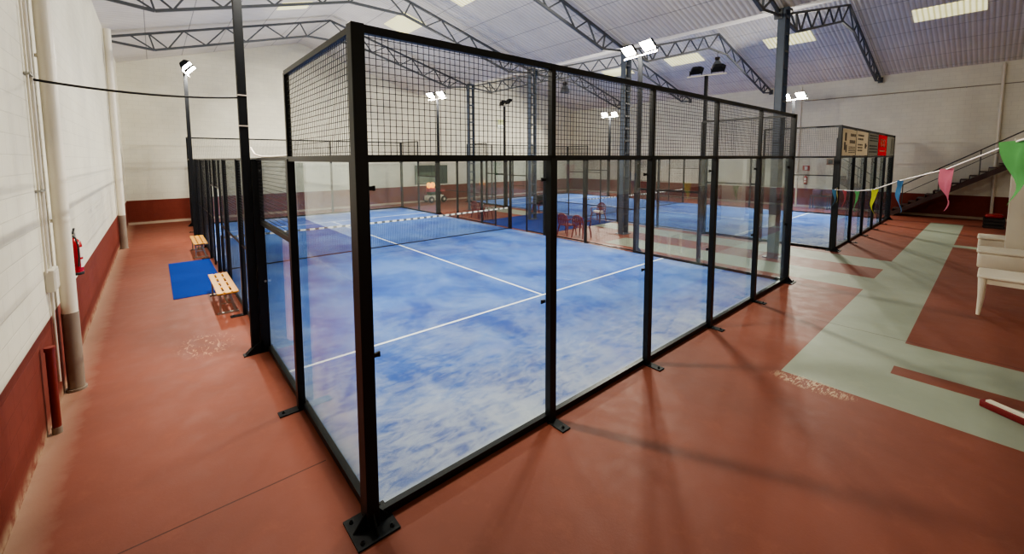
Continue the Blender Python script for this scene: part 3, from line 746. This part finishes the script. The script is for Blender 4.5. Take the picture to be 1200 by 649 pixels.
banner(19.06,20.95,GRY,DRK,'grey printed banner with dark lines of text, third in the row',textrows(.62,.95,3,.1,.95)+textrows(.1,.5,3,.1,.95))
banner(21.06,22.95,RD,PAL,'red banner with pale lettering, fourth in the row',
  [(.2,.28,.42,.82),(.2,.46,.42,.48),(.2,.46,.58,.64),(.2,.46,.76,.82),(.4,.46,.42,.82),(.54,.62,.42,.82),(.54,.8,.42,.48),(.54,.8,.6,.66),(.54,.8,.76,.82),(.72,.8,.42,.82)]+textrows(.16,.3,1,.15,.85))
banner(23.06,24.95,GRY,DRK,'plain grey banner at the far end of the row',[(.55,.62,.1,.9),(.8,.86,.1,.9)])

# ------------------------------------------------------------------ bunting across the walkway
BP=[(14.98,.05,1.99),(13.41,-.2,2.03),(11.84,-.72,2.12),(10.24,-1.22,2.22),(8.65,-1.73,2.36),(7.08,-2.24,2.6),(5.55,-2.79,2.81),(3.92,-3.25,3.07),(2.3,-3.75,3.25),(.0,-4.55,3.5),(-2.24,-5.3,3.8)]
o=MB().tube(BP,.008,6).build('bunting_string',M['label_white']); tag(o,'thin white string of bunting stretched from the court behind across the walkway','bunting string')
cols=[('pale yellow',(214,204,140)),('light blue',(90,140,176)),('rose',(196,96,104)),('pale green',(104,176,110)),('bright yellow',(206,212,70)),('blue',(92,142,190)),('pink',(216,124,146)),('green',(112,186,112))]
pos_=['beside the small dark table','at the corner of the court behind','right of the light blue one','between the rose and bright yellow ones','before the last glass','before the staircase foot','before the staircase','largest, at the right edge']
for i,(nm,c) in enumerate(cols):
    c3=Vector(BP[i]); d=(Vector(BP[i+1])-c3) if i<8 else 0
    if i==0: c3=c3+d*.06
    d=d.normalized(); nrm=Vector((d.y,-d.x,0)).normalized()
    W0=(.26,.24,.22,.24,.24,.22,.25,.36)[i]; Ht=.49 if i!=7 else .52; yw=math.radians([15,18,12,15,18,18,20,14][i]); d=Vector((d.x*math.cos(yw)-d.y*math.sin(yw),d.x*math.sin(yw)+d.y*math.cos(yw),d.z*.6)); nrm=Vector((d.y,-d.x,0)).normalized(); rows=[]
    tw=[.25,.3,.35,.35,.3,.42,.45,.15][i]
    for j in range(13):
        v=j/12; w=W0*(1-v)**1.05*(1 if i in (4,6,7) else .75)
        row=[]
        for k_ in range(5):
            s=(k_/4-.5)*w
            ang=tw*5*max(0,v-.45)
            dx=d*(s*math.cos(ang))+nrm*(s*math.sin(ang)+.02*math.sin(k_*2+i+v*6)*(1-v)+.04*math.sin(v*7+i)*v)
            row.append(tuple(c3+dx+d*(.02*math.sin(v*9+i)*v)-Vector((0,0,Ht*v-.004))))
        rows.append(row)
    mat=NT('pennant_'+nm.replace(' ','_')); pm=mat.n('ShaderNodeBsdfDiffuse'); pm.inputs[0].default_value=rgb(*c)
    tl=mat.n('ShaderNodeBsdfTranslucent'); ff=mat.noise(mat.pos(),8,3); mat.l(mat.mix(ff,rgb(*[x_*.85 for x_ in c]),rgb(*c)),pm.inputs[0]); tl.inputs[0].default_value=rgb(*c)
    mx=mat.n('ShaderNodeMixShader'); mx.inputs[0].default_value=.4; mat.l(pm.outputs[0],mx.inputs[1]); mat.l(tl.outputs[0],mx.inputs[2]); mat.l(mx.outputs[0],mat.out.inputs[0])
    o=MB().loft(rows,False,False,True).build('pennant',mat.m,recalc=False); tag(o,nm+' twisted pennant on the white bunting string, '+pos_[i],'pennant','bunting pennants')

# ------------------------------------------------------------------ white furniture at the right edge
def white_table(label,loc):
    r=thing('plastic_table',label,'table',loc); m_=M['white_plastic']
    MB().rbox(0,.85,-.85,0,.70,.76,.06).build('tabletop',m_,r)
    MB().box(.05,.8,-.07,-.04,.62,.70).box(.05,.8,-.81,-.78,.62,.70).box(.05,.08,-.78,-.07,.60,.70).box(.77,.8,-.78,-.07,.62,.70).build('apron',m_,r)
    for x in (.07,.78):
        for y in (-.07,-.78): MB().tube([(x,y,.70),(x,y,.35),(x+(-.02 if x<.4 else .02),y+(.02 if y>-.4 else -.02),0)],[.06,.045,.028],10).build('leg',m_,r)
white_table('white plastic table with tapered legs at the right edge, nearest of the white furniture',(10.3,-3.03,0))
def white_box(label,loc,L):
    r=thing('box_bench',label,'bench',loc,0,'white box benches'); 
    MB().rbox(0,L,-.95,0,.0,.40,.09).build('base',M['white_plastic'],r)
    MB().rbox(-.02,L+.02,-.97,.02,.40,.47,.09).build('seat_top',M['white_plastic'],r)
white_box('white rounded box bench behind the plastic table at the right edge',(15.3,-2.95,0),.9)
white_box('white rounded box bench farther behind, half hidden by the white pillar',(18.1,-2.9,0),.9)
pl=MB().box(16.6,17.0,-4.2,-3.42,0,3.45).build('trim_1',M['white_paint'],bevel=.01); pl['kind']='structure'

# push broom on the floor, lower right
br=thing('push_broom','wide push broom with dark red head and white bar lying at right edge','broom',(6.12,-3.2,0),math.radians(-120))
MB().rbox(0,.95,-.055,.055,.0,.075,.02).build('bristle_head',M['dark_red'],br)
MB().box(.05,.95,-.035,.035,.0752,.095).build('mounting_bar',M['white_plastic'],br)
MB().tube([(.5,0,.09),(.9,.5,.14),(1.5,1.25,.05)],.014,8).build('handle',M['galv'],br)

# old pendant bell lamps under the roof trusses
def bell(label,loc):
    r=thing('bell_lamp',label,'pendant lamp',loc,0,'dark bell lamps under the trusses')
    MB().tube([(0,0,.36),(0,0,.62)],.012,6).build('stem',M['dark'],r)
    MB().lathe([(.07,.22),(.12,.24),(.12,.36),(.05,.38)],n=14).build('gear_case',M['dark'],r)
    m=MB().lathe([(.25,-.14),(.24,-.1),(.2,.04),(.12,.16),(.08,.22)],n=18); m.build('bell_shade',M['truss'],r)
bell('dark bell-shaped pendant lamp above the unlit floodlight pole',(20.4,6.2,7.55))
bell('dark bell-shaped pendant lamp far back, left of the lit central lamps',(14.83,11.3,6.4))

# ------------------------------------------------------------------ world and colour
w=bpy.data.worlds.new('hall_dark'); bpy.context.scene.world=w; w.use_nodes=True
w.node_tree.nodes['Background'].inputs[0].default_value=(.9,.95,1,1); w.node_tree.nodes['Background'].inputs[1].default_value=.1
sc=bpy.context.scene
sc.view_settings.view_transform='AgX'; sc.view_settings.look='AgX - Medium High Contrast'; sc.view_settings.exposure=.12
sc.cycles.max_bounces=10; sc.cycles.transparent_max_bounces=24; sc.cycles.diffuse_bounces=5; sc.cycles.glossy_bounces=3
sc.cycles.sample_clamp_indirect=8; sc.cycles.caustics_reflective=False; sc.cycles.caustics_refractive=False
